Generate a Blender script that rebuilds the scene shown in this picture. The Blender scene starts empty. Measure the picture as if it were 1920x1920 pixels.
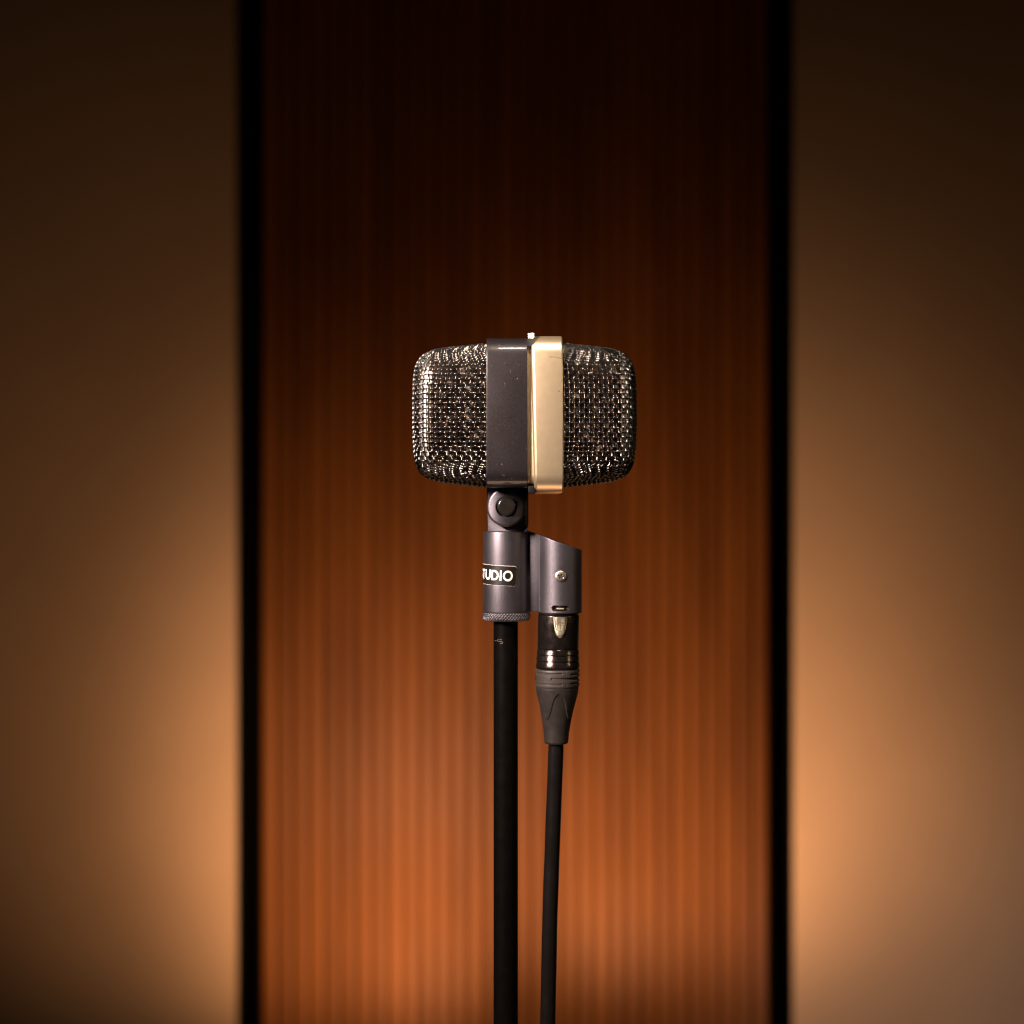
import bpy, math, random
import numpy as np
from mathutils import Vector

# ------------------------------------------------------------------ scale
S = 0.00024            # metres per photograph pixel in the plane of the microphone
ZC = 1.25              # height of the lens above the floor
DPX = 3000.0           # lens to microphone, in the same pixels (0.72 m)
D = DPX * S
WALL_Y = 3.2 - D       # the wall stands 3.2 m from the lens
BG = S * 3.2 / D       # metres per photograph pixel at the wall


def P(x, d, y):
    """photograph pixel (x, y) at depth d (pixels behind the microphone plane), size as in that plane"""
    return ((x - 960) * S, d * S, ZC + (960 - y) * S)


scene = bpy.context.scene
coll = scene.collection

# ------------------------------------------------------------------ camera
cam = bpy.data.cameras.new('camera')
cam.sensor_width = 36.0
cam.lens = 36.0 * DPX / 1920.0
cam.clip_start = 0.02
cam.clip_end = 60
cam.dof.use_dof = True
cam.dof.focus_distance = D - 0.018
cam.dof.aperture_fstop = cam.lens / 8.6
cam.dof.aperture_blades = 0
camo = bpy.data.objects.new('camera', cam)
camo.location = (0, -D, ZC)
camo.rotation_euler = (math.radians(90), 0, 0)
coll.objects.link(camo)
scene.camera = camo

# ------------------------------------------------------------------ world and lamps
world = bpy.data.worlds.new('World')
scene.world = world
world.use_nodes = True
wn = world.node_tree.nodes['Background']
wn.inputs[0].default_value = (1.0, 0.62, 0.38, 1)
wn.inputs[1].default_value = 0.0012

HEAD = Vector((0.0, 0.0, ZC + 0.02))


def aim(o, target):
    o.rotation_euler = (Vector(target) - Vector(o.location)).to_track_quat('-Z', 'Y').to_euler()


def area(name, loc, target, sx, sy, power, col, spread=180):
    l = bpy.data.lights.new(name, 'AREA')
    l.shape = 'RECTANGLE'
    l.size, l.size_y = sx, sy
    l.energy = power
    l.color = col
    l.spread = math.radians(spread)
    o = bpy.data.objects.new(name, l)
    o.location = loc
    coll.objects.link(o)
    aim(o, target)
    return o


def spot(name, loc, target, power, col, size, blend, radius):
    l = bpy.data.lights.new(name, 'SPOT')
    l.energy = power
    l.color = col
    l.spot_size = math.radians(size)
    l.spot_blend = blend
    l.shadow_soft_size = radius
    o = bpy.data.objects.new(name, l)
    o.location = loc
    coll.objects.link(o)
    aim(o, target)
    return o


def polar(az, el, r):
    a, e = math.radians(az), math.radians(el)
    return HEAD + r * Vector((math.sin(a) * math.cos(e), -math.cos(a) * math.cos(e), math.sin(e)))


area('key_lamp', polar(-46, 20, 1.25), HEAD, 0.34, 0.32, 2.75, (1.0, 0.83, 0.75), 36)
area('side_lamp', polar(63, 14, 1.35), HEAD, 0.12, 0.26, 0.065, (1.0, 0.74, 0.46), 40)
area('overhead_lamp', polar(4, 55, 1.5), HEAD, 0.36, 0.07, 1.3, (1.0, 0.86, 0.68), 50)
area('floor_glow_lamp', (0.03, 0.12, 0.06), (0.03, 0.12, 1.0), 0.6, 0.5, 0.6, (1.0, 0.60, 0.38), 80)

# four uplights standing on the floor in front of the wall, below the frame
UP = (1.0, 0.50, 0.235)
for name, x, d, z, tx, el, half, blend, pwr, col in (
        ('uplight_left', -0.145, 0.316, 0.189, -0.70, 0.955, 1.133, 0.987, 17.5, UP),
        ('floodlight_low', -0.20, 1.026, 0.506, 0.20, 0.216, 0.77, 0.986, 50, (1.0, 0.54, 0.29)),
        ('uplight_far_right', 0.654, 0.652, 0.219, 0.092, 0.18, 0.833, 0.904, 5.0, (1.0, 0.62, 0.44)),
        ('uplight_right', 0.20, 0.36, 0.25, 0.442, 1.40, 1.466, 0.989, 25.5, UP)):
    loc = Vector((x, WALL_Y - d, z))
    ax_ = Vector((math.sin(tx) * math.cos(el), math.cos(tx) * math.cos(el), math.sin(el)))
    spot(name, loc, loc + ax_, pwr, col, math.degrees(2 * half), blend, 0.10)

scene.view_settings.view_transform = 'Standard'
scene.view_settings.look = 'None'
scene.view_settings.exposure = 0
scene.view_settings.gamma = 1
scene.cycles.use_denoising = True
scene.cycles.max_bounces = 8
scene.cycles.sample_clamp_indirect = 6
scene.cycles.filter_width = 1.2

# ------------------------------------------------------------------ materials


class NT:
    def __init__(self, name):
        self.m = bpy.data.materials.new(name)
        self.m.use_nodes = True
        self.t = self.m.node_tree
        self.b = self.t.nodes['Principled BSDF']
        self.tc = None

    def n(self, kind, **kw):
        nd = self.t.nodes.new(kind)
        for k, v in kw.items():
            if k in nd.inputs:
                nd.inputs[k].default_value = v
            else:
                setattr(nd, k, v)
        return nd

    def l(self, a, b):
        self.t.links.new(a, b)

    def obj(self, scale=(1, 1, 1)):
        tc = self.n('ShaderNodeTexCoord')
        mp = self.n('ShaderNodeMapping')
        mp.inputs['Scale'].default_value = scale
        self.l(tc.outputs['Object'], mp.inputs['Vector'])
        return mp.outputs[0]

    def noise(self, vec, scale, detail=3, rough=0.55):
        nd = self.n('ShaderNodeTexNoise')
        nd.inputs['Scale'].default_value = scale
        nd.inputs['Detail'].default_value = detail
        nd.inputs['Roughness'].default_value = rough
        self.l(vec, nd.inputs['Vector'])
        return nd.outputs[0]

    def ramp(self, fac, stops):
        r = self.n('ShaderNodeValToRGB')
        el = r.color_ramp.elements
        while len(el) < len(stops):
            el.new(0.5)
        for e, (p, c) in zip(el, stops):
            e.position = p
            e.color = c if len(c) == 4 else (*c, 1)
        self.l(fac, r.inputs[0])
        return r.outputs[0]

    def mix(self, fac, a, b):
        mx = self.n('ShaderNodeMix', data_type='RGBA')
        for sock, v in ((mx.inputs[0], fac), (mx.inputs[6], a), (mx.inputs[7], b)):
            if isinstance(v, (int, float)):
                sock.default_value = v
            elif isinstance(v, tuple):
                sock.default_value = (*v, 1) if len(v) == 3 else v
            else:
                self.l(v, sock)
        return mx.outputs[2]

    def bump(self, h, strength, dist=0.0002):
        b = self.n('ShaderNodeBump')
        b.inputs['Strength'].default_value = strength
        b.inputs['Distance'].default_value = dist
        self.l(h, b.inputs['Height'])
        self.l(b.outputs[0], self.b.inputs['Normal'])

    def set(self, color=None, rough=None, metal=None, spec=None, coat=None, coat_rough=None):
        for key, v in (('Base Color', color), ('Roughness', rough), ('Metallic', metal),
                       ('Specular IOR Level', spec), ('Coat Weight', coat), ('Coat Roughness', coat_rough)):
            if v is None:
                continue
            if isinstance(v, tuple):
                v = (*v, 1)
            if isinstance(v, (int, float, tuple)):
                self.b.inputs[key].default_value = v
            else:
                self.l(v, self.b.inputs[key])
        return self


def m_painted(name, base, fleck, rough, metal, fine_scale, fine_amt, bump, fleck_amt=0.0, coat=0.0):
    """dark satin paint on metal: fine powder grain, sparse pale chips and rubbed marks"""
    t = NT(name)
    v = t.obj()
    fine = t.noise(v, fine_scale, 2, 0.6)
    lo = tuple(c * (1 - fine_amt) for c in base)
    hi = tuple(c * (1 + fine_amt) for c in base)
    col = t.ramp(fine, [(0.3, lo), (0.7, hi)])
    if fleck_amt > 0:
        vs = t.obj((1, 1, 0.55))
        chips = t.noise(vs, 900, 2, 0.6)
        rare = t.noise(v, 130, 2, 0.5)
        m1 = t.ramp(chips, [(0.66, (0, 0, 0)), (0.72, (1, 1, 1))])
        m2 = t.ramp(rare, [(0.50, (0, 0, 0)), (0.62, (1, 1, 1))])
        mm = t.n('ShaderNodeMath', operation='MULTIPLY')
        t.l(m1, mm.inputs[0]); t.l(m2, mm.inputs[1])
        m3 = t.n('ShaderNodeMath', operation='MULTIPLY')
        t.l(mm.outputs[0], m3.inputs[0]); m3.inputs[1].default_value = fleck_amt
        col = t.mix(m3.outputs[0], col, fleck)
    wear = t.noise(v, 60, 3, 0.6)
    r = t.ramp(wear, [(0.3, (rough * 0.88,) * 3), (0.75, (min(1, rough * 1.12),) * 3)])
    t.set(col, r, metal, None, coat, 0.07)
    t.bump(fine, bump, 0.00006)
    return t.m


def m_plain(name, color, rough, metal=0.0, spec=0.5, grain=0.0, scale=1500, var=0.12, coat=0.0):
    t = NT(name)
    v = t.obj()
    n1 = t.noise(v, scale * 0.12, 3)
    col = t.ramp(n1, [(0.3, tuple(c * (1 - var) for c in color)), (0.7, tuple(min(1, c * (1 + var)) for c in color))])
    n2 = t.noise(v, scale, 2)
    rr = t.ramp(n1, [(0.3, (rough * (1 - 1.2 * var),) * 3), (0.7, (min(1, rough * (1 + 1.2 * var)),) * 3)])
    t.set(col, rr, metal, spec, coat, 0.1)
    if grain:
        t.bump(n2, grain, 0.00006)
    return t.m


M = {}
M['band'] = m_painted('charcoal_paint', (0.037, 0.0295, 0.031), (0.42, 0.34, 0.30), 0.40, 0.65, 2200, 0.35, 0.12, 0.75, 0.6)
M['grey'] = m_painted('graphite_powder_coat', (0.125, 0.110, 0.122), (0.4, 0.36, 0.35), 0.44, 0.92, 2800, 0.42, 0.40, 0.0)
M['gold'] = m_plain('satin_gold', (0.84, 0.645, 0.41), 0.35, 0.86, 0.5, 0.06, 2600, 0.02)
M['wire'] = m_plain('dark_nickel_wire', (0.175, 0.158, 0.145), 0.16, 1.0, 0.5, 0, 900, 0.2)
M['liner'] = m_plain('inner_gauze', (0.22, 0.17, 0.14), 0.22, 1.0, 0.5, 0.0, 1800, 0.3)
M['fold_shine'] = m_plain('liner_fold_highlight', (0.45, 0.40, 0.36), 0.36, 1.0, 0.5, 0.0, 1800, 0.08)  # paler metal than the liner, puts the highlight of its fold into colour
M['steel'] = m_plain('bright_steel', (0.42, 0.41, 0.42), 0.30, 1.0)
M['screw'] = m_plain('nickel_screw', (0.74, 0.64, 0.54), 0.36, 1.0)
M['latch'] = m_plain('worn_brass', (0.86, 0.74, 0.54), 0.42, 1.0, 0.5, 0.35, 1500, 0.2)
M['mark'] = m_plain('engraved_mark', (0.10, 0.065, 0.035), 0.6)
M['black'] = m_plain('black_plastic', (0.003, 0.0025, 0.0025), 0.6, 0.0, 0.2)
M['bolt'] = m_plain('black_oxide_bolt', (0.020, 0.016, 0.013), 0.20, 0.3, 0.6)
M['pole'] = m_plain('black_powder_pole', (0.0026, 0.0019, 0.0015), 0.42, 0.0, 0.04, 0.02, 2000)
M['nick'] = m_plain('bare_metal_nick', (0.22, 0.17, 0.13), 0.5, 0.6)
M['shell'] = m_plain('black_nickel_shell', (0.060, 0.046, 0.040), 0.20, 0.9, 0.5, 0.30, 2600, 0.2)
M['rubber'] = m_plain('grey_rubber', (0.018, 0.0138, 0.0115), 0.52, 0.0, 0.30, 0.05, 2200)
M['rubber_ring'] = m_plain('grey_rubber_ring', (0.038, 0.029, 0.0245), 0.48, 0.0, 0.4, 0.05, 2200)
M['rubber_text'] = m_plain('moulded_letters', (0.016, 0.011, 0.009), 0.6)
M['cable'] = m_plain('cable_jacket', (0.007, 0.0055, 0.005), 0.17, 0.0, 1.0, 0.05, 1200)
M['sticker'] = m_plain('black_label_tape', (0.010, 0.008, 0.006), 0.38, 0.0, 0.5)
M['paper'] = m_plain('label_backing', (0.62, 0.52, 0.46), 0.6)
M['ink'] = m_plain('white_lettering', (0.74, 0.72, 0.64), 0.5)
M['reveal'] = m_plain('black_reveal', (0.004, 0.0035, 0.003), 0.9, 0.0, 0.05)


def m_wall():
    t = NT('tan_plaster')
    v = t.obj()
    n = t.noise(v, 3.0, 4)
    col = t.ramp(n, [(0.3, (0.50, 0.375, 0.26)), (0.7, (0.56, 0.42, 0.29))])
    t.set(col, 0.75, 0, 0.25)
    t.bump(t.noise(v, 220, 4), 0.15, 0.001)
    return t.m


def m_wood():
    t = NT('red_brown_veneer')
    geo = t.n('ShaderNodeNewGeometry')

    def wpos(sc):
        mp = t.n('ShaderNodeMapping')
        mp.inputs['Scale'].default_value = sc
        t.l(geo.outputs['Position'], mp.inputs['Vector'])
        return mp.outputs[0]
    g = t.noise(wpos((24, 24, 0.6)), 3.0, 4, 0.6)
    v2 = wpos((9, 9, 1.6))
    blot = t.noise(v2, 1.0, 2, 0.5)
    oi = t.n('ShaderNodeObjectInfo')
    c1 = t.ramp(g, [(0.3, (0.148, 0.053, 0.010)), (0.7, (0.205, 0.077, 0.016))])
    c2 = t.ramp(blot, [(0.33, (0.74, 0.72, 0.70)), (0.58, (1, 1, 1))])
    c3 = t.ramp(oi.outputs['Random'], [(0.0, (0.84, 0.83, 0.82)), (1.0, (1.06, 1.06, 1.06))])
    a = t.n('ShaderNodeMix', data_type='RGBA', blend_type='MULTIPLY')
    a.inputs[0].default_value = 1
    t.l(c1, a.inputs[6]); t.l(c2, a.inputs[7])
    b = t.n('ShaderNodeMix', data_type='RGBA', blend_type='MULTIPLY')
    b.inputs[0].default_value = 1
    t.l(a.outputs[2], b.inputs[6]); t.l(c3, b.inputs[7])
    t.set(b.outputs[2], 0.44, 0, 0.24)
    return t.m


M['wall'] = m_wall()
M['wood'] = m_wood()
M['wood_back'] = m_plain('dark_backing_board', (0.13, 0.042, 0.010), 0.6, 0, 0.3, 0, 60)
M['floor'] = m_plain('dark_floorboards', (0.045, 0.028, 0.018), 0.5, 0, 0.4, 0, 40)

# ------------------------------------------------------------------ object helpers


def tag(o, label=None, cat=None, kind=None, group=None):
    for k, v in (('label', label), ('category', cat), ('kind', kind), ('group', group)):
        if v:
            o[k] = v
    return o


def thing(name, label, cat, loc):
    o = bpy.data.objects.new(name, None)
    o.empty_display_size = 0.02
    o.location = loc
    coll.objects.link(o)
    return tag(o, label, cat)


def base_of(parent):
    v = Vector((0, 0, 0))
    while parent is not None:
        v = v + Vector(parent.location)
        parent = parent.parent
    return v


def obj(name, verts, faces, mat, parent=None, sharp=32, flat=False, mesh=None):
    """one mesh object; verts in world coordinates"""
    b = base_of(parent)
    vs = np.asarray(verts, dtype=float).reshape(-1, 3) - np.array(b)
    me = bpy.data.meshes.new(name)
    me.from_pydata(vs.tolist(), [], [tuple(int(i) for i in f) for f in faces])
    me.validate()
    me.update()
    if not flat:
        me.polygons.foreach_set('use_smooth', [True] * len(me.polygons))
        me.set_sharp_from_angle(angle=math.radians(sharp))
    me.materials.append(M[mat] if isinstance(mat, str) else mat)
    o = bpy.data.objects.new(name, me)
    coll.objects.link(o)
    if parent is not None:
        o.parent = parent
    return o


def grid_faces(nr, nc, wrap_c=False, wrap_r=False, off=0):
    f = []
    for i in range(nr - (0 if wrap_r else 1)):
        i2 = (i + 1) % nr
        for j in range(nc - (0 if wrap_c else 1)):
            j2 = (j + 1) % nc
            f.append((off + i * nc + j, off + i * nc + j2, off + i2 * nc + j2, off + i2 * nc + j))
    return f


def pw(pts):
    return np.array([P(*p) for p in pts])


def lathe(profile, cx, nseg=96, dz=0.0, axis=None, cap=True):
    """vertical-axis revolve; profile = [(radius, y_px)] in photograph pixels"""
    vs = []
    for r, y in profile:
        ax, ad = (cx, dz) if axis is None else axis(y)
        for k in range(nseg):
            a = 2 * math.pi * k / nseg
            vs.append(P(ax + r * math.sin(a), ad - r * math.cos(a), y))
    fs = grid_faces(len(profile), nseg, wrap_c=True)
    if cap:
        fs.append(tuple(range(nseg))[::-1])
        n = len(profile)
        fs.append(tuple((n - 1) * nseg + k for k in range(nseg)))
    return vs, fs


def lathe_y(profile, cx, cy, nseg=64):
    """depth-axis revolve; profile = [(radius, depth)]; closes on the front"""
    vs = []
    for r, d in profile:
        for k in range(nseg):
            a = 2 * math.pi * k / nseg
            vs.append(P(cx + r * math.cos(a), d, cy + r * math.sin(a)))
    fs = grid_faces(len(profile), nseg, wrap_c=True)
    fs.append(tuple((len(profile) - 1) * nseg + k for k in range(nseg)))
    return vs, fs


def revolve(ys, nth, rfun, axis, th0=0.0, th1=2 * math.pi, cap=True):
    """vertical-axis surface whose radius depends on angle and height; angle 0 faces the lens, + is right"""
    closed = abs(th1 - th0 - 2 * math.pi) < 1e-6
    th = th0 + (th1 - th0) * np.arange(nth) / (nth if closed else nth - 1)
    vs = []
    for y in ys:
        ax, ad = axis(y)
        r = rfun(th, y)
        for t, rr in zip(th, r):
            vs.append(P(ax + rr * math.sin(t), ad - rr * math.cos(t), y))
    fs = grid_faces(len(ys), nth, wrap_c=closed)
    if cap and closed:
        fs.append(tuple(range(nth))[::-1])
        fs.append(tuple((len(ys) - 1) * nth + k for k in range(nth)))
    return vs, fs


def sstep(a, b, x):
    t = np.clip((x - a) / (b - a), 0, 1)
    return t * t * (3 - 2 * t)


def box(x0, x1, d0, d1, y0, y1, bev=0.0):
    """bevelled box in photograph pixels"""
    import bmesh
    bm = bmesh.new()
    vs = [bm.verts.new(P(x, d, y)) for x in (x0, x1) for d in (d0, d1) for y in (y0, y1)]
    for f in ((0, 1, 3, 2), (4, 6, 7, 5), (0, 4, 5, 1), (2, 3, 7, 6), (0, 2, 6, 4), (1, 5, 7, 3)):
        bm.faces.new([vs[i] for i in f])
    bmesh.ops.recalc_face_normals(bm, faces=bm.faces)
    if bev:
        bmesh.ops.bevel(bm, geom=list(bm.edges), offset=bev * S, segments=3, profile=0.5, affect='EDGES')
    bm.verts.index_update()
    v = [tuple(q.co) for q in bm.verts]
    f = [tuple(q.index for q in fc.verts) for fc in bm.faces]
    bm.free()
    return v, f


def boxw(x0, x1, y0, y1, z0, z1):
    v = [(x, y, z) for x in (x0, x1) for y in (y0, y1) for z in (z0, z1)]
    return v, [(0, 1, 3, 2), (4, 6, 7, 5), (0, 4, 5, 1), (2, 3, 7, 6), (0, 2, 6, 4), (1, 5, 7, 3)]


def extrude_poly(poly, d0, d1, bev=1.0, seg=2):
    """outline [(x, y)] in pixels extruded between depths d0 (front) and d1, edges of the front rounded"""
    import bmesh
    bm = bmesh.new()
    fr = [bm.verts.new(P(x, d0(x) if callable(d0) else d0, y)) for x, y in poly]
    bk = [bm.verts.new(P(x, d1, y)) for x, y in poly]
    f1 = bm.faces.new(fr)
    bm.faces.new(bk[::-1])
    n = len(poly)
    for i in range(n):
        bm.faces.new((fr[i], bk[i], bk[(i + 1) % n], fr[(i + 1) % n]))
    bmesh.ops.recalc_face_normals(bm, faces=bm.faces)
    if bev:
        bmesh.ops.bevel(bm, geom=list(f1.edges), offset=bev * S, segments=seg, profile=0.5, affect='EDGES')
    bm.verts.index_update()
    v = [tuple(q.co) for q in bm.verts]
    f = [tuple(q.index for q in fc.verts) for fc in bm.faces]
    bm.free()
    return v, f


def tube(points, radii, nseg=16, cap=True):
    """tube along world points"""
    pts = np.asarray(points, float)
    n = len(pts)
    tan = np.gradient(pts, axis=0)
    tan /= np.linalg.norm(tan, axis=1)[:, None]
    up = np.array([0.0, 1.0, 0.0])
    vs = []
    for i in range(n):
        a = np.cross(tan[i], up)
        if np.linalg.norm(a) < 1e-4:
            a = np.cross(tan[i], np.array([1.0, 0, 0]))
        a /= np.linalg.norm(a)
        b = np.cross(a, tan[i])
        r = radii[i] if hasattr(radii, '__len__') else radii
        for k in range(nseg):
            t = 2 * math.pi * k / nseg
            vs.append(pts[i] + r * (math.cos(t) * a + math.sin(t) * b))
    fs = grid_faces(n, nseg, wrap_c=True)
    if cap:
        fs.append(tuple(range(nseg))[::-1])
        fs.append(tuple((n - 1) * nseg + k for k in range(nseg)))
    return vs, fs


def ribbon(poly, w, closed=False):
    """flat stroke of width w along a polyline -> 2-D verts and faces"""
    p = np.asarray(poly, float)
    n = len(p)
    L, R = [], []
    for i in range(n):
        if closed:
            a, b = p[(i - 1) % n], p[(i + 1) % n]
            t1, t2 = p[i] - a, b - p[i]
        else:
            t1 = p[i] - p[max(i - 1, 0)]
            t2 = p[min(i + 1, n - 1)] - p[i]
            if i == 0:
                t1 = t2
            if i == n - 1:
                t2 = t1
        t1 = t1 / np.linalg.norm(t1)
        t2 = t2 / np.linalg.norm(t2)
        n1 = np.array([-t1[1], t1[0]])
        n2 = np.array([-t2[1], t2[0]])
        m = n1 + n2
        m = m / np.linalg.norm(m)
        k = min(1.0 / max(np.dot(m, n1), 0.3), 2.0)
        L.append(p[i] + m * w / 2 * k)
        R.append(p[i] - m * w / 2 * k)
    vs = [tuple(q) for pair in zip(L, R) for q in pair]
    fs = []
    for i in range(n if closed else n - 1):
        j = (i + 1) % n
        fs.append((2 * i, 2 * i + 1, 2 * j + 1, 2 * j))
    return vs, fs


def arc(cx, cy, rx, ry, a0, a1, n=20):
    return [(cx + rx * math.cos(math.radians(a0 + (a1 - a0) * k / n)),
             cy + ry * math.sin(math.radians(a0 + (a1 - a0) * k / n))) for k in range(n + 1)]


def dens(pts, step=1.0):
    out = []
    for a, b in zip(pts[:-1], pts[1:]):
        n = max(1, int(math.hypot(b[0] - a[0], b[1] - a[1]) / step))
        out += [(a[0] + (b[0] - a[0]) * k / n, a[1] + (b[1] - a[1]) * k / n) for k in range(n)]
    return out + [pts[-1]]


# letters of unit height, x to the right, y up; strokes = [(points, closed)]; width in units of height
W_ = 0.185
h_ = W_ / 2
LET = {
    'S': (0.62, [(arc(0.31, 0.705, 0.20, 0.19, 20, 270, 18) + arc(0.31, 0.305, 0.215, 0.205, 90, -160, 18)[1:], False)]),
    'T': (0.66, [([(0.02, 1 - h_), (0.64, 1 - h_)], False), ([(0.33, 1 - W_), (0.33, 0.0)], False)]),
    'U': (0.76, [([(h_, 1.0), (h_, 0.38)] + arc(0.38, 0.38, 0.38 - h_, 0.38 - h_, 180, 360, 18)[1:] + [(0.76 - h_, 1.0)], False)]),
    'D': (0.80, [([(h_, h_), (0.30, h_)] + arc(0.30, 0.5, 0.50 - h_, 0.5 - h_, -90, 90, 20)[1:] + [(h_, 1 - h_)], True)]),
    'I': (0.205, [([(h_, 0), (h_, 1)], False)]),
    'O': (0.96, [(arc(0.48, 0.5, 0.48 - h_, 0.52 - h_, 0, 360, 36)[:-1], True)]),
    'N': (0.74, [([(h_, 0), (h_, 0.95), (0.74 - h_, 0.05), (0.74 - h_, 1)], False)]),
    'E': (0.56, [([(0.56, 1 - h_), (h_, 1 - h_), (h_, h_), (0.56, h_)], False), ([(W_, 0.5), (0.5, 0.5)], False)]),
    'R': (0.62, [([(h_, 0), (h_, 1 - h_), (0.30, 1 - h_)] + arc(0.30, 0.73, 0.22, 0.27 - h_, 90, -90, 10)[1:] + [(W_, 0.46)], False), ([(0.32, 0.40), (0.55, 0.0)], False)]),
    'K': (0.64, [([(h_, 0), (h_, 1)], False), ([(0.6, 1.0), (W_, 0.5), (0.6, 0.0)], False)]),
}


def text_mesh(txt, height, gap, fmap):
    """word as strokes; fmap(x, y, lift) turns flat pixels into world points; returns verts, faces and width"""
    vs, fs, x, k = [], [], 0.0, 0
    for ch in txt:
        w, strokes = LET[ch]
        for pts, closed in strokes:
            p = [(x + a * height, b * height) for a, b in pts]
            if closed:
                p = dens(p + [p[0]], height * 0.06)[:-1]
            else:
                p = dens(p, height * 0.06)
            rv, rf = ribbon(p, W_ * height, closed)
            o = len(vs)
            vs += [fmap(a, b, k * 0.02) for a, b in rv]
            fs += [tuple(o + i for i in f) for f in rf]
            k += 1
        x += (w + gap) * height
    return vs, fs, x - gap * height


# ------------------------------------------------------------------ the wall behind and the floor
ZTOP, YB = 3.0, WALL_Y
xl0, xl1 = (446 - 960) * BG, (488 - 960) * BG        # left black reveal
xr0, xr1 = (1443 - 960) * BG, (1486 - 960) * BG      # right black reveal


def slab(name, x0, x1, y0, y1, z0, z1, mat, parent=None, bev=0.004):
    import bmesh
    bm = bmesh.new()
    v, f = boxw(x0, x1, y0, y1, z0, z1)
    q = [bm.verts.new(a) for a in v]
    for a in f:
        bm.faces.new([q[i] for i in a])
    bmesh.ops.recalc_face_normals(bm, faces=bm.faces)
    if bev:
        bmesh.ops.bevel(bm, geom=list(bm.edges), offset=bev, segments=2, profile=0.5, affect='EDGES')
    bm.verts.index_update()
    v = [tuple(a.co) for a in bm.verts]
    f = [tuple(a.index for a in fc.verts) for fc in bm.faces]
    bm.free()
    return obj(name, v, f, mat, parent)


o = obj('floor', [(-3.5, -1.6, 0), (3.5, -1.6, 0), (3.5, YB + 0.1, 0), (-3.5, YB + 0.1, 0)], [(0, 1, 2, 3)], 'floor')
tag(o, 'dark floor under the microphone stand', 'floor', 'structure')
o = slab('wall_left', -3.2, xl0, YB, YB + 0.12, 0, ZTOP, 'wall')
tag(o, 'tan plaster wall left of the slatted wood panel', 'wall', 'structure')
o = slab('wall_right', xr1, 3.2, YB, YB + 0.12, 0, ZTOP, 'wall')
tag(o, 'tan plaster wall right of the slatted wood panel', 'wall', 'structure')
for nm, a, b, lab in (('reveal_left', xl0, xl1, 'black vertical gap between left wall and wood panel'),
                      ('reveal_right', xr0, xr1, 'black vertical gap between wood panel and right wall')):
    v, f = boxw(a + 0.0005, b - 0.0005, YB + 0.09, YB + 0.11, 0, ZTOP)
    # black jamb lining on the wall side of the gap
    e0, e1 = (a + 0.0005, a + 0.004) if a < 0 else (b - 0.004, b - 0.0005)
    v2, f2 = boxw(e0, e1, YB - 0.002, YB + 0.0895, 0, ZTOP)
    f = f + [tuple(q + 8 for q in w) for w in f2]
    o = obj(nm, v + v2, f, 'reveal', None, flat=True)
    tag(o, lab, 'gap', 'structure')

panel = thing('slatted_panel', 'red brown wood panel of upright slats glowing behind the microphone', 'wall panel', (0, YB, 0))
v, f = boxw(xl1, xr0, YB + 0.030, YB + 0.085, 0, ZTOP)
obj('backing_board', v, f, 'wood_back', panel, flat=True)
for nm, a, b in (('side_cheek', xl1 - 0.003, xl1), ('side_cheek', xr0, xr0 + 0.003)):
    v, f = boxw(a, b, YB + 0.006, YB + 0.0845, 0, ZTOP)
    obj(nm, v, f, 'reveal', panel, flat=True)
NS = 32
pitch = (xr0 - xl1) / NS
prof = []
hw, dp, rr = pitch * 0.468, 0.016, 0.008
for a in range(0, 91, 15):
    t = math.radians(a)
    prof.append((-hw + rr - rr * math.cos(t), rr - rr * math.sin(t)))
prof = [(-hw, dp)] + prof
prof = prof + [(-x, y) for x, y in prof[::-1]]
sv, n = [], len(prof)
for z in (0.0, ZTOP - 0.01):
    sv += [(x, y, z) for x, y in prof]
sf = [(i, (i + 1) % n, n + (i + 1) % n, n + i) for i in range(n)] + [tuple(range(n))[::-1], tuple(range(n, 2 * n))]
rng = random.Random(5)
me = None
for k in range(NS):
    if me is None:
        so = obj('slat', np.array(sv) + np.array(base_of(panel)), sf, 'wood', panel, 25)
        me = so.data
    else:
        so = bpy.data.objects.new('slat', me)
        coll.objects.link(so)
        so.parent = panel
    so.location = (xl1 + pitch * (k + 0.5), 0.009 + rng.uniform(-0.001, 0.001), 0)

# ------------------------------------------------------------------ microphone
mic = thing('microphone', 'boxy dynamic microphone with black mesh ends and gold ring, on a black stand', 'microphone', P(948.5, 0, 1163))
CZ = 960 - 180.0           # head centre, photograph row in the plane of the pole


def HP(x, d, z):
    """head coordinates (pixels from the lens axis, depth, height above head centre) -> world"""
    return P(960 + x, d, CZ - z)


def rr_loop(hy, hz, r, n=10):
    pts = []
    for cx, cz, a0 in ((hy - r, hz - r, 0), (-(hy - r), hz - r, 90), (-(hy - r), -(hz - r), 180), (hy - r, -(hz - r), 270)):
        for k in range(n + 1):
            a = math.radians(a0 + 90 * k / n)
            pts.append((cx + r * math.cos(a), cz + r * math.sin(a)))
    # subdivide straight runs a little so slanted rings stay smooth
    out = []
    for i, p in enumerate(pts):
        q = pts[(i + 1) % len(pts)]
        out.append(p)
        if math.hypot(q[0] - p[0], q[1] - p[1]) > 40:
            out += [(p[0] + (q[0] - p[0]) * k / 8, p[1] + (q[1] - p[1]) * k / 8) for k in range(1, 8)]
    return out


BULGE = 10.0


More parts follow.
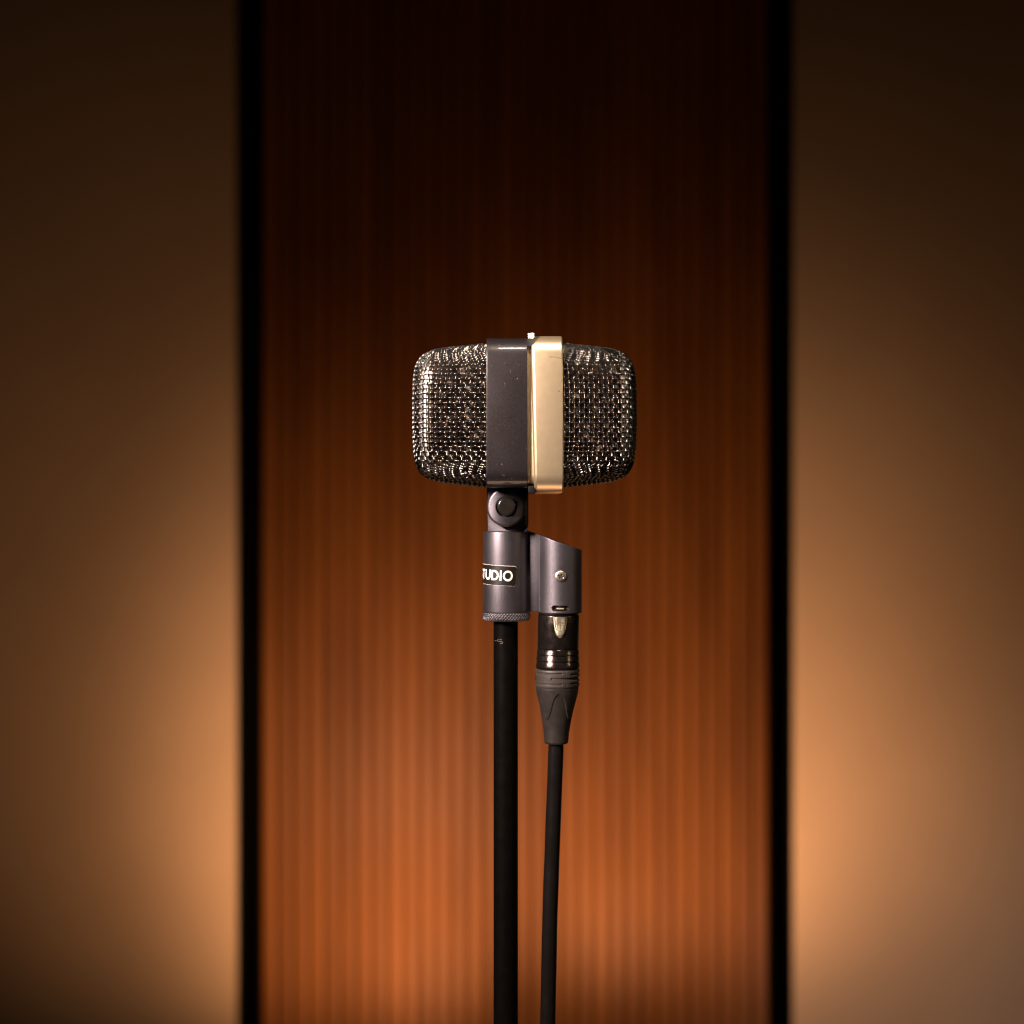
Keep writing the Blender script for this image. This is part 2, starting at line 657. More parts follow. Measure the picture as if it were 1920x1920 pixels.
def ring(profile, hy, hz, r, slant=None, dz=0.0):
    vs, nc = [], 0
    for x, off in profile:
        lp = rr_loop(hy + off, hz + off, max(r + off, 2))
        nc = len(lp)
        for d, z in lp:
            d -= math.copysign(BULGE * min(abs(z) / hz, 1.0) ** 2, d) if abs(d) > hy * 0.5 else 0
            xx = x + (slant(x, z / hz) if slant else 0)
            vs.append(HP(xx, d, z + dz))
    return vs, grid_faces(len(profile), nc, wrap_c=True)


def edge(x, o, r, sx, n=4):
    """rounded corner of a ring profile: from side wall to outer face (sx=+1 left corner, -1 right corner)"""
    pts = [(x + sx * (r - r * math.cos(math.radians(90 * k / n))), o - r + r * math.sin(math.radians(90 * k / n))) for k in range(n + 1)]
    return pts if sx > 0 else pts[::-1]


HY, HZ = 130.0, 136.0
body = obj('body_band', *ring([(-46, -22)] + edge(-46, 0, 1.6, 1) + edge(28.6, 0, 1.8, -1) + [(28.6, -22)], HY, HZ, 31), 'band', mic, 40)


def slant(x, zz):
    return -3.2 * zz if 35 < x < 48 else (-1.0 * zz if x >= 48 else 0)


goldp = [(28.9, -26), (28.9, -15.0)] + [(36.0, -15.0)] + [(37.0, -14.0)] + edge(37.0, 0, 6.5, 1, 6)[1:] + edge(92.0, 0, 3.2, -1, 5) + [(92.0, -24)]
gold = obj('gold_ring', *ring(goldp, 136, 142, 32, slant, -3.0), 'gold', mic, 50)

# fine scratches on the gold ring
FD = -136.0


def on_gold(pts, w, name):
    rv, rf = ribbon(pts, w)
    vs = []
    for x, y in rv:
        d = FD
        for _ in range(4):
            k = (DPX + d) / DPX
            z = CZ - (960 + (y - 960) * k) + 3.0
            d = FD + BULGE * (z / 142.0) ** 2
        vs.append(P(960 + (x - 960) * k, d - 0.15, 960 + (y - 960) * k))
    return obj(name, vs, rf, 'mark', gold, flat=True)


on_gold([(1030, 669.2), (1036, 669.0), (1042, 669.6), (1048, 671.0), (1053, 672.2)], 0.8, 'scratch')
on_gold([(1047.4, 732), (1048.2, 733.2), (1048.4, 734.8)], 1.5, 'scratch')

# steel tab above, black block below, both seated in the groove
tabp = [(-124, 118), (-124, 131.5), (-122.5, 132.5), (-117, 142.5), (-96, 143), (-96, 118)]
tv = [HP(x, d, z) for x in (28.2, 29.0, 39.6, 40.4) for d, z in tabp]
tv2 = []
for i, x in enumerate((28.2, 29.0, 39.6, 40.4)):
    for d, z in tabp:
        k = 0.8 if i in (0, 3) else 0
        tv2.append(HP(x, d + k, z - k))
n = len(tabp)
tf = [(i * n + j, i * n + (j + 1) % n, (i + 1) * n + (j + 1) % n, (i + 1) * n + j) for i in range(3) for j in range(n)]
tf += [tuple(range(n))[::-1], tuple(3 * n + j for j in range(n))]
obj('clip_tab', tv2, tf, 'steel', mic, 20)
v, f = box(960 + 29.2, 960 + 42.5, -112, 100, CZ + 133.5, CZ + 145.5, 0.6)
obj('clip_block', v, f, 'black', mic)

# ---- woven grilles
PITCH, WR, CRIMP, NIT = 8.95, 1.20, 1.55, 120


def dome(A, Hy, Hz, m, n, taper=0.10, bulge=0.035):
    def F(p):
        t, y, z = p[..., 0], p[..., 1], p[..., 2]
        tp = np.maximum(t, 0)
        k = 1 - taper * tp / A
        q = (np.abs(y / (Hy * k)) ** n + np.abs(z / (Hz * k)) ** n) ** (1.0 / n)
        ae = A * (1 - bulge * ((y / Hy) ** 2 + (z / Hz) ** 2))
        return q ** m + (tp / ae) ** m - 1

    def G(p):
        g = np.zeros_like(p)
        for a in range(3):
            e = np.zeros(3)
            e[a] = 0.05
            g[..., a] = (F(p + e) - F(p - e)) / 0.1
        return g

    def proj(p, it=3):
        for _ in range(it):
            f = F(p)
            g = G(p)
            st = (f / np.maximum((g * g).sum(-1), 1e-10))[..., None] * g
            ln = np.linalg.norm(st, axis=-1, keepdims=True)
            st = st * np.minimum(1, 6.0 / np.maximum(ln, 1e-9))
            p = p - st
        return p

    # section through the middle: arc length -> (t, R)
    ang = np.linspace(0, math.pi / 2, 400)
    pts = np.stack([A * np.cos(ang) ** (2 / m), 0 * ang, Hz * 0.95 * np.sin(ang) ** (2 / m)], -1)
    pts = proj(pts, 12)
    pts[0] = (A, 0, 0)
    ext = np.stack([np.linspace(-1, -80, 40), np.zeros(40), np.full(40, Hz)], -1)
    pts = np.concatenate([pts, ext])
    s = np.concatenate([[0], np.cumsum(np.linalg.norm(np.diff(pts, axis=0), axis=1))])
    return F, G, proj, s, pts[:, 0], pts[:, 2] / Hz


def flat_to_dome(u, v, dm, Hy, Hz, n):
    F, G, proj, s, tt, rr_ = dm
    r = (np.abs(u) ** n + np.abs(v) ** n) ** (1.0 / n)
    t = np.interp(r, s, tt)
    R = np.interp(r, s, rr_)
    rs = np.maximum(r, 1e-6)
    return proj(np.stack([t, u / rs * R * Hy, v / rs * R * Hz], -1), 6)


def weave(A, Hy, Hz, m=6.8, n=4.4):
    dm = dome(A, Hy, Hz, m, n)
    F, G, proj, s, tt, rr_ = dm
    N = 34
    ii = (np.arange(-N, N + 1)) * PITCH
    U, V = np.meshgrid(ii, ii, indexing='ij')
    # translation net over the two middle sections: every cell keeps its sides, corners shear as a drawn sheet does
    def sec(a):
        return np.interp(np.abs(a), s, rr_) * np.sign(a), A - np.interp(np.abs(a), s, tt)
    gy, fy = sec(U)
    gz, fz = sec(V)
    p = np.stack([A - fy - fz, gy * Hy, gz * Hz], -1)
    keep = p[..., 0] > -30
    p = proj(p, 10)
    L = PITCH
    for it in range(NIT):
        acc = np.zeros_like(p)
        cnt = np.full(p.shape[:2], 1e-9)
        for (sa, sb, rest, soft) in (
                ((slice(0, -1), slice(None)), (slice(1, None), slice(None)), L, False),
                ((slice(None), slice(0, -1)), (slice(None), slice(1, None)), L, False),
                ((slice(0, -1), slice(0, -1)), (slice(1, None), slice(1, None)), L * 0.62, True),
                ((slice(0, -1), slice(1, None)), (slice(1, None), slice(0, -1)), L * 0.62, True)):
            a, b = p[sa], p[sb]
            k = (keep[sa] & keep[sb]).astype(float)
            dvec = b - a
            ln = np.linalg.norm(dvec, axis=-1)
            e = ln - rest
            if soft:
                e = np.minimum(e, 0)
            c = (0.5 * e / np.maximum(ln, 1e-6) * k)[..., None] * dvec
            acc[sa] += c
            acc[sb] -= c
            cnt[sa] += k
            cnt[sb] += k
        p = p + np.clip(acc / cnt[..., None] * 1.3, -2, 2)
        p = proj(p, 1)
    p = proj(p, 3)
    g = G(p)
    nn = g / np.maximum(np.linalg.norm(g, axis=-1, keepdims=True), 1e-9)
    return p, nn, keep


def wires(p, nn, keep, to_world, ns=6, sub=4):
    """crimped round wires of both directions; returns verts and faces"""
    NI, NJ = p.shape[:2]
    par = ((np.add.outer(np.arange(NI), np.arange(NJ)) % 2) * 2 - 1).astype(float)
    V, Fc, off = [], [], 0
    ca, sa = np.cos(2 * np.pi * np.arange(ns) / ns), np.sin(2 * np.pi * np.arange(ns) / ns)
    for direction in (0, 1):
        for w in range(NI):
            if direction == 0:
                q, nq, k, sg = p[w], nn[w], keep[w], par[w]
            else:
                q, nq, k, sg = p[:, w], nn[:, w], keep[:, w], -par[:, w]
            idx = np.nonzero(k & (q[:, 0] > -9))[0]
            if len(idx) < 4:
                continue
            runs = np.split(idx, np.nonzero(np.diff(idx) > 1)[0] + 1)
            for run in runs:
                if len(run) < 4:
                    continue
                c = q[run] + nq[run] * (sg[run] * CRIMP)[:, None]
                nr = nq[run]
                cp = np.concatenate([[2 * c[0] - c[1]], c, [2 * c[-1] - c[-2]]])
                m_ = len(run)
                out, no = [], []
                for j in range(m_ - 1):
                    p0, p1, p2, p3 = cp[j], cp[j + 1], cp[j + 2], cp[j + 3]
                    for t in np.arange(sub) / sub:
                        out.append(0.5 * ((2 * p1) + (-p0 + p2) * t + (2 * p0 - 5 * p1 + 4 * p2 - p3) * t * t + (-p0 + 3 * p1 - 3 * p2 + p3) * t ** 3))
                        no.append(nr[j] * (1 - t) + nr[j + 1] * t)
                out.append(c[-1]); no.append(nr[-1])
                out, no = np.array(out), np.array(no)
                tn = np.gradient(out, axis=0)
                tn /= np.maximum(np.linalg.norm(tn, axis=1, keepdims=True), 1e-9)
                no = no - tn * (no * tn).sum(1, keepdims=True)
                no /= np.maximum(np.linalg.norm(no, axis=1, keepdims=True), 1e-9)
                bn = np.cross(tn, no)
                rg = out[:, None, :] + WR * (no[:, None, :] * ca[None, :, None] + bn[:, None, :] * sa[None, :, None])
                V.append(rg.reshape(-1, 3))
                R_ = len(out)
                a = np.arange(R_ - 1)[:, None] * ns + np.arange(ns)[None]
                b = np.arange(R_ - 1)[:, None] * ns + (np.arange(ns)[None] + 1) % ns
                Fc.append((np.stack([a, b, b + ns, a + ns], -1).reshape(-1, 4)) + off)
                off += R_ * ns
    V = np.concatenate(V)
    return to_world(V), np.concatenate(Fc)


def fast_obj(name, V, Fq, mat, parent):
    me = bpy.data.meshes.new(name)
    V = V - np.array(base_of(parent))
    me.vertices.add(len(V))
    me.vertices.foreach_set('co', V.astype(np.float32).ravel())
    me.loops.add(Fq.size)
    me.loops.foreach_set('vertex_index', Fq.astype(np.int32).ravel())
    me.polygons.add(len(Fq))
    me.polygons.foreach_set('loop_start', np.arange(0, Fq.size, 4, dtype=np.int32))
    me.polygons.foreach_set('use_smooth', np.ones(len(Fq), bool))
    me.update(calc_edges=True)
    me.validate()
    me.materials.append(M[mat])
    o = bpy.data.objects.new(name, me)
    coll.objects.link(o)
    o.parent = parent
    return o


GHZ, GHY = 131.0, 125.0
GA = 137.5
gp, gn, gk = weave(GA, GHY, GHZ)


def w_left(V):
    out = np.empty_like(V)
    out[:, 0] = (-45.5 - V[:, 0]) * S
    out[:, 1] = V[:, 1] * S
    out[:, 2] = ZC + (960 - CZ) * S + (V[:, 2] - 1.0) * S
    return out


def w_right(V):
    out = w_left(V)
    out[:, 0] = (91.5 + V[:, 0]) * S
    return out


def liner(to_world, name, lab):
    A, Hy, Hz, m, n = GA - 5.5, GHY - 7, GHZ - 8, 9.0, 5.0
    dm = dome(A, Hy, Hz, m, n)
    smax = np.interp(-12, -dm[4], dm[3]) if False else dm[3][np.argmin(np.abs(dm[4] + 12))]
    ss = np.linspace(0.5, smax, 90)
    th = np.linspace(0, 2 * np.pi, 161)[:-1]
    sq = (np.abs(np.cos(th)) ** n + np.abs(np.sin(th)) ** n) ** (-1.0 / n)
    u = ss[:, None] * (np.cos(th) * sq)[None]
    v = ss[:, None] * (np.sin(th) * sq)[None]
    p = flat_to_dome(u, v, dm, Hy, Hz, n)
    fs = grid_faces(90, 160, wrap_c=True)
    fs.append(tuple(range(160)))
    o = obj(name, to_world(p.reshape(-1, 3)), fs, 'liner', mic, 60)
    o['label'] = lab
    # added brighter strip along the liner's fold, imitating the highlight there
    dm2 = dome(A + 1.2, Hy + 1.2, Hz + 1.2, m, n)
    sa, sb = (dm2[3][np.argmin(np.abs(dm2[4] - q))] for q in (123.0, 106.0))
    ss = np.linspace(sa, sb, 12)
    u = ss[:, None] * (np.cos(th) * sq)[None]
    v = ss[:, None] * (np.sin(th) * sq)[None]
    p = flat_to_dome(u, v, dm2, Hy + 1.2, Hz + 1.2, n)
    obj('fold_highlight', to_world(p.reshape(-1, 3)), grid_faces(12, 160, wrap_c=True), 'fold_shine', o, 60)
    return o


for tw, lab in ((w_left, 'woven mesh grille on the dark band side'), (w_right, 'woven mesh grille on the gold ring side')):
    g = liner(tw, 'grille', lab)
    V, Fq = wires(gp, gn, gk, tw)
    wm = fast_obj('wire_mesh', V, Fq, 'wire', g)
    wm['kind'] = 'stuff'

# ---- swivel under the head
CX = 948.5
v, f = box(914.8, 989.4, -14, 34, CZ + 120, 1000, 1.2)
yoke = obj('yoke', v, f, 'grey', mic)
tri = [(914.8, 958)] + [(916.5, 964), (919.5, 969.5), (924, 974.5), (930, 979.5), (940, 986.5), (950, 992.8), (956, 995.6), (962, 996.8)] + [(914.8, 996.8)]
obj('cheek', *extrude_poly(tri, lambda x: -31.0 - (x - 914.8) * 0.22, -8, 0.8), 'grey', yoke)
tri = [(989.6, 985), (989.6, 996.8), (978, 996.8), (984, 994.6), (987.6, 990.5)]
obj('cheek', *extrude_poly(tri, -30.0, -8, 0.6), 'grey', yoke)


def hfield(cols, y_top, y_bot, depth, back, rows=28):
    """sheet over columns x with outline y_top(x)..y_bot(x), front depth(x, y), closed to a back depth"""
    vs = []
    nc = len(cols)
    for i in range(rows):
        t = i / (rows - 1)
        for x in cols:
            y = y_top(x) + (y_bot(x) - y_top(x)) * t
            vs.append(P(x, depth(x, y), y))
    fs = grid_faces(rows, nc)
    per = list(range(nc)) + [i * nc + nc - 1 for i in range(1, rows)] + [(rows - 1) * nc + j for j in range(nc - 2, -1, -1)] + [i * nc for i in range(rows - 2, 0, -1)]
    o = len(vs)
    for q in per:
        w = vs[q]
        vs.append((w[0], back * S, w[2]))
    m_ = len(per)
    for i in range(m_):
        j = (i + 1) % m_
        fs.append((per[j], per[i], o + i, o + j))
    fs.append(tuple(o + i for i in range(m_)))
    return vs, fs


tx = [913.2, 914.5, 918, 923, 930, 940, 950, 956, 962, 978, 984, 988, 990.6]
ty = [957, 962.5, 968.5, 974, 980, 987, 993, 995.6, 996.4, 996.4, 994.6, 990.5, 984]


def cyl_front(x, R=42.5, c=951.0):
    return -math.sqrt(max(R * R - (x - c) ** 2, 1.0))


cols = np.linspace(913.2, 990.6, 60)
v, f = hfield(cols, lambda x: CZ + 118.0, lambda x: float(np.interp(x, tx, ty)),
              lambda x, y: max(cyl_front(x), -24.0), -10)
tongue = obj('swivel_tongue', v, f, 'grey', mic, 35)

BX, BY = 949.6, 951.0


def boss_depth(x, y):
    r = math.hypot(x - BX, y - BY)
    dx = min(max(x - (BX - 9.0), -43.0), 43.0)
    base = -61.0 + 0.8 * (50.0 - math.sqrt(50.0 ** 2 - dx * dx))
    if r < 19.3:
        base += 9 * float(sstep(19.3, 18.2, r))
    base += 2.6 * float(sstep(32.5, 36.2, r)) ** 2
    return base


vs, nth = [], 120
rad = [0.5, 9, 17.4, 18.2, 18.7, 19.2, 19.8, 22, 25, 28, 31, 33, 34.2, 35.2, 36.0, 36.0]
for i, r in enumerate(rad):
    for k in range(nth):
        a = 2 * math.pi * k / nth
        x, y = BX + r * math.cos(a), BY + r * math.sin(a)
        vs.append(P(x, -12 if i == len(rad) - 1 else boss_depth(x, y), y))
fs = grid_faces(len(rad), nth, wrap_c=True)
obj('boss', vs, [q[::-1] for q in fs], 'grey', tongue, 40)
bp = [(17.6, -40), (17.6, -60.5)] + [(17.6 - 5.0 * (1 - math.cos(math.radians(a))), -60.5 - 5.0 * math.sin(math.radians(a))) for a in range(12, 91, 13)] + [(6, -65.5), (1, -65.5)]
obj('pivot_bolt', *lathe_y(bp, 950.2, 949.6, 64), 'bolt', tongue, 40)

# ---- stand socket with label
cp = [(30, 996.6), (40.2, 996.6), (41.2, 997.0), (41.8, 998.0), (42.0, 999.2), (42.2, 1040), (42.6, 1100), (43.0, 1144), (42.6, 1146.6), (41.4, 1147.6), (39, 1148.0), (30, 1148.0)]
socket = obj('stand_socket', *lathe(cp, CX, 160), 'grey', mic, 38)


def soc_map(r0, tilt):
    def fm(a, b, lift=0):
        # a arc px to the right of the front line, b px up from row 1078
        c, s_ = math.cos(tilt), math.sin(tilt)
        A, B = a * c + b * s_, -a * s_ + b * c
        r = r0 + lift
        t = A / 42.6
        return P(CX + r * math.sin(t), -r * math.cos(t), 1078.2 - B)
    return fm


def patch(x0, x1, y0, y1, rc, fm, nx=70, ny=14):
    """rounded-corner patch in flat pixels"""
    vs = []
    for i in range(nx):
        t = i / (nx - 1)
        x = x0 + (x1 - x0) * t
        e = min(x - x0, x1 - x)
        ins = rc - math.sqrt(max(rc * rc - (rc - min(e, rc)) ** 2, 0))
        for j in range(ny):
            vs.append(fm(x, (y0 + ins) + (y1 - y0 - 2 * ins) * j / (ny - 1)))
    return vs, [q[::-1] for q in grid_faces(nx, ny)]


TILT = math.radians(2.9)
obj('label_backing', *patch(-93.2, 19.2, -18.5, 18.9, 2.0, soc_map(43.0, TILT)), 'paper', socket, 60)
obj('label_sticker', *patch(-93, 19.0, -18.0, 18.1, 2.4, soc_map(43.2, TILT)), 'sticker', socket, 60)
TH = 19.0
fm = soc_map(43.3, TILT)
_, _, tw_ = text_mesh('STUDIO', TH, 0.10, lambda a, b, l: (a, b, l))
tv, tf, _ = text_mesh('STUDIO', TH, 0.10, lambda a, b, l: fm(a + 12.9 - tw_, b - TH / 2 + 0.2, l))
obj('lettering', tv, tf, 'ink', socket, flat=True)

# knurled thread ring
kn_rows = np.concatenate([[1147.2], np.linspace(1148.2, 1161.2, 27), [1162.6, 1163.2, 1163.2]])
KN = 46


def knurl(th, y):
    base = np.interp(y, [1147.2, 1148.4, 1150.5, 1158.5, 1161.5, 1162.8, 1163.2], [42.0, 44.2, 45.0, 45.0, 44.0, 42.2, 40.5])
    a = (th * KN / (2 * math.pi) + y / 6.2) % 1.0
    b = (th * KN / (2 * math.pi) - y / 6.2) % 1.0
    h = np.minimum(np.abs(a - 0.5), np.abs(b - 0.5)) * 2
    env = float(sstep(1148, 1149.5, y) * sstep(1162.5, 1161, y))
    return base - 1.5 * (1 - sstep(0.08, 0.55, h)) * env


v, f = revolve(kn_rows, KN * 12, knurl, lambda y: (949.2, 0))
obj('knurled_ring', v, f, 'grey', mic, 50)

# ---- connector arm and housing
def slope(x):
    return 995.2 + (x - 990) * 0.352


poly = [(982, slope(985)), (986, slope(986)), (1024, slope(1024)), (1024, 1146), (982, 1146)]
obj('connector_arm', *extrude_poly(poly, lambda x: -9.8 - (x - 986) * 0.20, 14.5, 0.8), 'grey', mic)

HX, HR = 1050.2, 40.8
v, f = tube([P(1011.9, -15.0, y) for y in np.linspace(1004.5, 1146.5, 12)], 0.75 * S, 10)
obj('arm_edge', v, f, 'grey', mic, 60)


def housing():
    nth = 288
    th = 2 * math.pi * np.arange(nth) / nth
    x = HX + HR * np.sin(th)
    yt = slope(x)
    rows = np.concatenate([[0, 0.004, 0.009, 0.015], np.linspace(0.03, 0.84, 26), np.linspace(0.845, 0.985, 44), [0.99, 0.995, 1.0]])
    vs = []
    for t in rows:
        y = yt + (1148.6 - yt) * t
        r = np.full(nth, HR)
        e0 = (y - yt)
        r = r - 1.4 * (1 - np.clip(e0 / 1.5, 0, 1)) ** 2
        r = r - 1.2 * np.clip((y - 1147.2) / 1.4, 0, 1) ** 2
        # latch slot
        dx = np.maximum(np.abs(HR * np.sin(th) + HX - 1049.6) - 11.0, 0)
        dd = np.sqrt(dx ** 2 + (y - 1138.4) ** 2)
        hole = (1 - sstep(4.2, 5.1, dd)) * (np.cos(th) > 0)
        r = r - 9.5 * hole
        for k in range(nth):
            vs.append(P(HX + r[k] * math.sin(th[k]), -r[k] * math.cos(th[k]), y[k]))
    fs = grid_faces(len(rows), nth, wrap_c=True)
    fs.append(tuple(range(nth))[::-1])
    fs.append(tuple((len(rows) - 1) * nth + k for k in range(nth)))
    return vs, fs


hous = obj('connector_housing', *housing(), 'grey', mic, 35)
v, f = box(1043.4, 1056.5, -36.5, -30, 1138.2, 1141.8, 0.5)
obj('latch_hook', v, f, 'latch', hous)

# cross-head screw
vs, nth = [], 144
rad = [10.2, 10.2, 9.9, 9.2] + list(np.linspace(8.6, 0.4, 26))
ca_, sa_ = math.cos(math.radians(28)), math.sin(math.radians(28))
for i, r in enumerate(rad):
    for k in range(nth):
        a = 2 * math.pi * k / nth
        x, y = r * math.cos(a), r * math.sin(a)
        d = -38.0 if i == 0 else -41.6 - 2.0 * math.sqrt(max(1 - (r / 10.4) ** 2, 0))
        if i > 0:
            u, w = x * ca_ + y * sa_, -x * sa_ + y * ca_
            arm = min(max(abs(u) / 5.6, abs(w) / 1.5), max(abs(w) / 5.6, abs(u) / 1.5))
            d += 3.0 * float(1 - sstep(0.75, 1.15, arm))
        vs.append(P(1050.0 + x, d, 1079.2 + y))
fs = [q[::-1] for q in grid_faces(len(rad), nth, wrap_c=True)]
fs.append(tuple((len(rad) - 1) * nth + k for k in range(nth)))
obj('screw', vs, fs, 'screw', hous, 30)

# ------------------------------------------------------------------ stand
stand = thing('microphone_stand', 'thin straight black metal microphone stand holding the microphone up', 'mic stand', (P(948.3, 0, 960)[0], 0, 0))
zpole = 960 + ZC / S
v, f = lathe([(20, 1150), (22.9, 1151), (22.9, zpole - 90)], 948.3, 64)
pole = obj('pole', v, f, 'pole', stand)
bpz = zpole
v, f = lathe([(24, zpole - 140), (30, zpole - 130), (34, zpole - 80), (60, zpole - 60), (440, zpole - 42), (500, zpole - 30), (505, zpole - 14), (495, zpole)], 948.3, 96)
obj('stand_base', v, f, 'pole', stand, 30)
nk = [(927.4, 1200.2), (933, 1200.4), (940, 1201.2), (943.0, 1202.6), (941.6, 1204.4), (938, 1204.6)]
rv, rf = ribbon(dens(nk, 0.5), 0.6)
obj('nick', [P(x, -math.sqrt(max(23.0 ** 2 - (x - 948.3) ** 2, 0)) - 0.05, y) for x, y in rv], rf, 'nick', pole, flat=True)
nk = [(933, 1197.8), (937, 1196.6), (941, 1197.8)]
rv, rf = ribbon(dens(nk, 0.5), 0.5)
obj('nick', [P(x, -math.sqrt(max(23.0 ** 2 - (x - 948.3) ** 2, 0)) - 0.05, y) for x, y in rv], rf, 'nick', pole, flat=True)

# ------------------------------------------------------------------ cable with plug
cab = thing('microphone_cable', 'black cable with a three pin plug hanging from the microphone', 'cable', P(1043, 0, 1400))


def axis(y):
    t = max(0.0, y - 1150)
    return 1047.6 - 0.0185 * t, 0.03 * t


# metal shell
sp = [(30, 1140), (38.2, 1140), (38.2, 1150.6), (37.0, 1151.4), (37.0, 1152.4), (38.7, 1153.6), (39.0, 1155), (38.9, 1190), (39.0, 1214.6),
      (38.2, 1215.6), (38.1, 1216.4), (38.5, 1217.0), (40.2, 1225.8), (39.8, 1226.8), (38.6, 1227.4), (38.7, 1228.0), (39.0, 1228.6), (40.8, 1237.2), (40.3, 1238.2), (39.2, 1238.8),
      (39.3, 1239.4), (39.6, 1240), (41.5, 1248.8), (41.5, 1250.6), (40.9, 1252.0), (39.6, 1253.2), (34, 1253.4)]
shell = obj('plug_shell', *lathe(sp, 0, 128, 0, axis), 'shell', cab, 28)

# latch tab with emblem, seated on the shell front
ys = np.linspace(1154.2, 1193.2, 34)
hwid = lambda y: float(np.interp(y, [1154, 1160, 1168, 1178, 1184, 1188, 1191, 1192.6, 1193.2], [14.2, 13.6, 12.4, 10.6, 9.4, 7.8, 5.4, 3.0, 0.6]))
vs = []
ncol = 25
for y in ys:
    ax, ad = axis(y)
    w = hwid(y)
    for j in range(ncol):
        c = -1 + 2 * j / (ncol - 1)
        x = 2.2 + c * w
        lift = 3.0 * (1 - abs(c) ** 5) * float(sstep(1194.4, 1188, y)) + 0.2
        edge_ridge = 0.9 * math.exp(-((abs(c) - 0.80) / 0.10) ** 2) * float(sstep(1186, 1176, y))
        r = 38.6 + lift - edge_ridge * 1.3
        t = x / 39.0
        vs.append(P(ax + r * math.sin(t), ad - r * math.cos(t), y))
tab = obj('latch_tab', vs, grid_faces(len(ys), ncol), 'latch', shell, 40)


def tab_map(x, y, lift=0.0):
    yy = 1172.0 - y
    ax, ad = axis(yy)
    r = 41.95 + lift
    t = (x + 2.2) / 39.0
    return P(ax + r * math.sin(t), ad - r * math.cos(t), yy)


ev, ef = [], []
for k, (pts, w, cl) in enumerate(((arc(0, 0, 8.6, 8.6, 0, 360, 40)[:-1], 0.9, True), ([(0, -6.6), (0, 6.6)], 1.0, False),
                                 (arc(-3.4, 1.0, 2.2, 3.6, 60, 250, 10), 0.9, False), (arc(3.6, -0.6, 2.2, 3.6, -110, 80, 10), 0.9, False),
                                 ([(-6.4, -4.0), (-3.4, -4.6)], 0.8, False), ([(2.6, 6.0), (4.6, 5.0)], 0.8, False), ([(-4.6, 5.4), (-2.4, 6.2)], 0.8, False))):
    rv, rf = ribbon(dens(pts + ([pts[0]] if cl else []), 1.0)[:(-1 if cl else None)], w, cl)
    o_ = len(ev)
    ev += [tab_map(a, b, 0.03 * k) for a, b in rv]
    ef += [tuple(o_ + i for i in q) for q in rf]
obj('emblem', ev, ef, 'mark', shell, flat=True)

# rubber ring with moulded slots
rows = np.concatenate([[1253.0, 1253.0], np.linspace(1253.6, 1291, 92), [1291.4]])


def ring_r(th, y):
    base = np.interp(y, [1253, 1254, 1255.0, 1257, 1272, 1284, 1286, 1287.2, 1288, 1291.4],
                     [34, 39.0, 40.6, 41.2, 41.6, 41.4, 41.0, 40.2, 39.6, 39.4])
    x = 41.0 * th          # arc pixels, -+128
    x = (x + 128.8) % 257.6 - 128.8

    def slot(xa, xb, yc, h, soft=0.55):
        dx = np.maximum(np.maximum(xa - x, x - xb), 0)
        dd = np.sqrt(dx ** 2 + (y - yc) ** 2)
        return 1 - sstep(h - soft, h + soft, dd)
    g = np.zeros_like(th)
    g = np.maximum(g, 1.8 * slot(-120, 6.5, 1260.5, 1.5))
    g = np.maximum(g, 2.2 * slot(-11, 120, 1270.6, 2.9))
    g = np.maximum(g, 1.8 * slot(-120, 6.5, 1280.2, 1.5))
    g = np.maximum(g, 1.6 * slot(26, 120, 1262.5, 1.6))
    g = np.maximum(g, 1.6 * slot(26, 120, 1279.5, 1.6))
    if y < 1266 or y > 1275:
        g = np.maximum(g, 0.5 * np.exp(-((x - 15.5) / 0.5) ** 2))
    return base - g


v, f = revolve(rows, 420, ring_r, axis)
rring = obj('plug_ring', v, f, 'rubber_ring', cab, 40)


def ring_map(a, b, lift=0.0):
    # moulded name runs upside down round the ring
    x, yy = -18.2 - 1.38 * a, 1266.4 + b
    ax, ad = axis(yy)
    r = 41.72 + lift
    t = x / 41.2
    return P(ax + r * math.sin(t), ad - r * math.cos(t), yy)


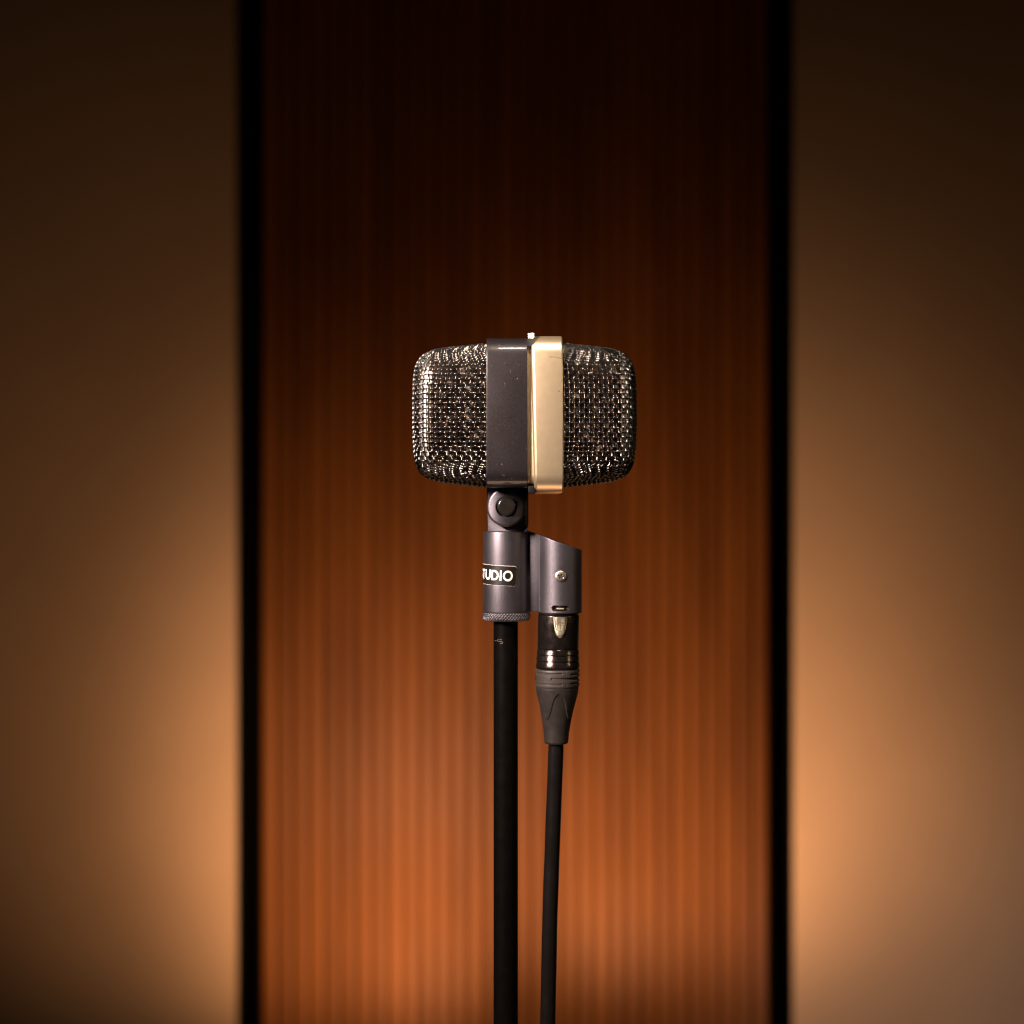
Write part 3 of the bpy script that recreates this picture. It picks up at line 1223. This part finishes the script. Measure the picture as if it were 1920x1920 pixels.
tv, tf, _ = text_mesh('NEUTRIK', 8.2, 0.16, ring_map)
obj('lettering', tv, tf, 'rubber_text', rring, flat=True)

# tapered boot with arched relief
rows = np.concatenate([np.linspace(1288.2, 1392, 130), [1393.4, 1394.6, 1395.4, 1395.8, 1396.0]])


def boot_r(th, y):
    base = np.interp(y, [1288, 1292, 1300, 1320, 1350, 1386, 1391, 1393.5, 1395, 1395.8, 1396],
                     [39.9, 39.9, 38.9, 35.0, 29.4, 23.5, 22.9, 22.0, 20.2, 16.5, 15.0])
    ph = (th - math.radians(5)) * 4
    yb = 1323.0 - 24.0 * np.sign(np.cos(ph)) * np.abs(np.cos(ph)) ** 0.8
    rel = sstep(-1.7, 1.7, y - yb)
    return base - 1.7 * rel * float(sstep(1394, 1368, y)) - 0.4 * np.exp(-((y - yb) / 1.3) ** 2)


v, f = revolve(rows, 360, boot_r, axis)
obj('strain_relief', v, f, 'rubber', cab, 45)

# the cable itself, hanging to the floor
kx = [1390, 1402, 1440, 1520, 1640, 1720, 1920, 2300, 3000, 4200, 5400, zpole - 400, zpole - 150, zpole - 60, zpole - 16]
ky = [1043.1, 1042.8, 1041.6, 1038.4, 1034.0, 1031.3, 1027.4, 1022, 1016, 1012, 1014, 1030, 1060, 1110, 1200]
kd = [7.2, 7.5, 8, 9, 10, 10, 10, 10, 5, -20, -60, -110, -150, -200, -280]
yy = np.concatenate([np.linspace(1390, 2200, 120), np.linspace(2230, zpole - 16, 60)])


def smooth(a):
    for _ in range(6):
        b = a.copy()
        b[1:-1] = 0.25 * a[:-2] + 0.5 * a[1:-1] + 0.25 * a[2:]
        a = b
    return a


cxs, cds = smooth(np.interp(yy, kx, ky)), smooth(np.interp(yy, kx, kd))
rads = np.where(yy < 1402, 15.6, 14.6 + 0.12 * np.sin(yy * 0.05)) * S
rads[(yy > 1396) & (yy < 1402)] = 14.2 * S
v, f = tube([P(a, b, c) for a, b, c in zip(cxs, cds, yy)], rads, 32)
obj('cord', v, f, 'cable', cab, 50)
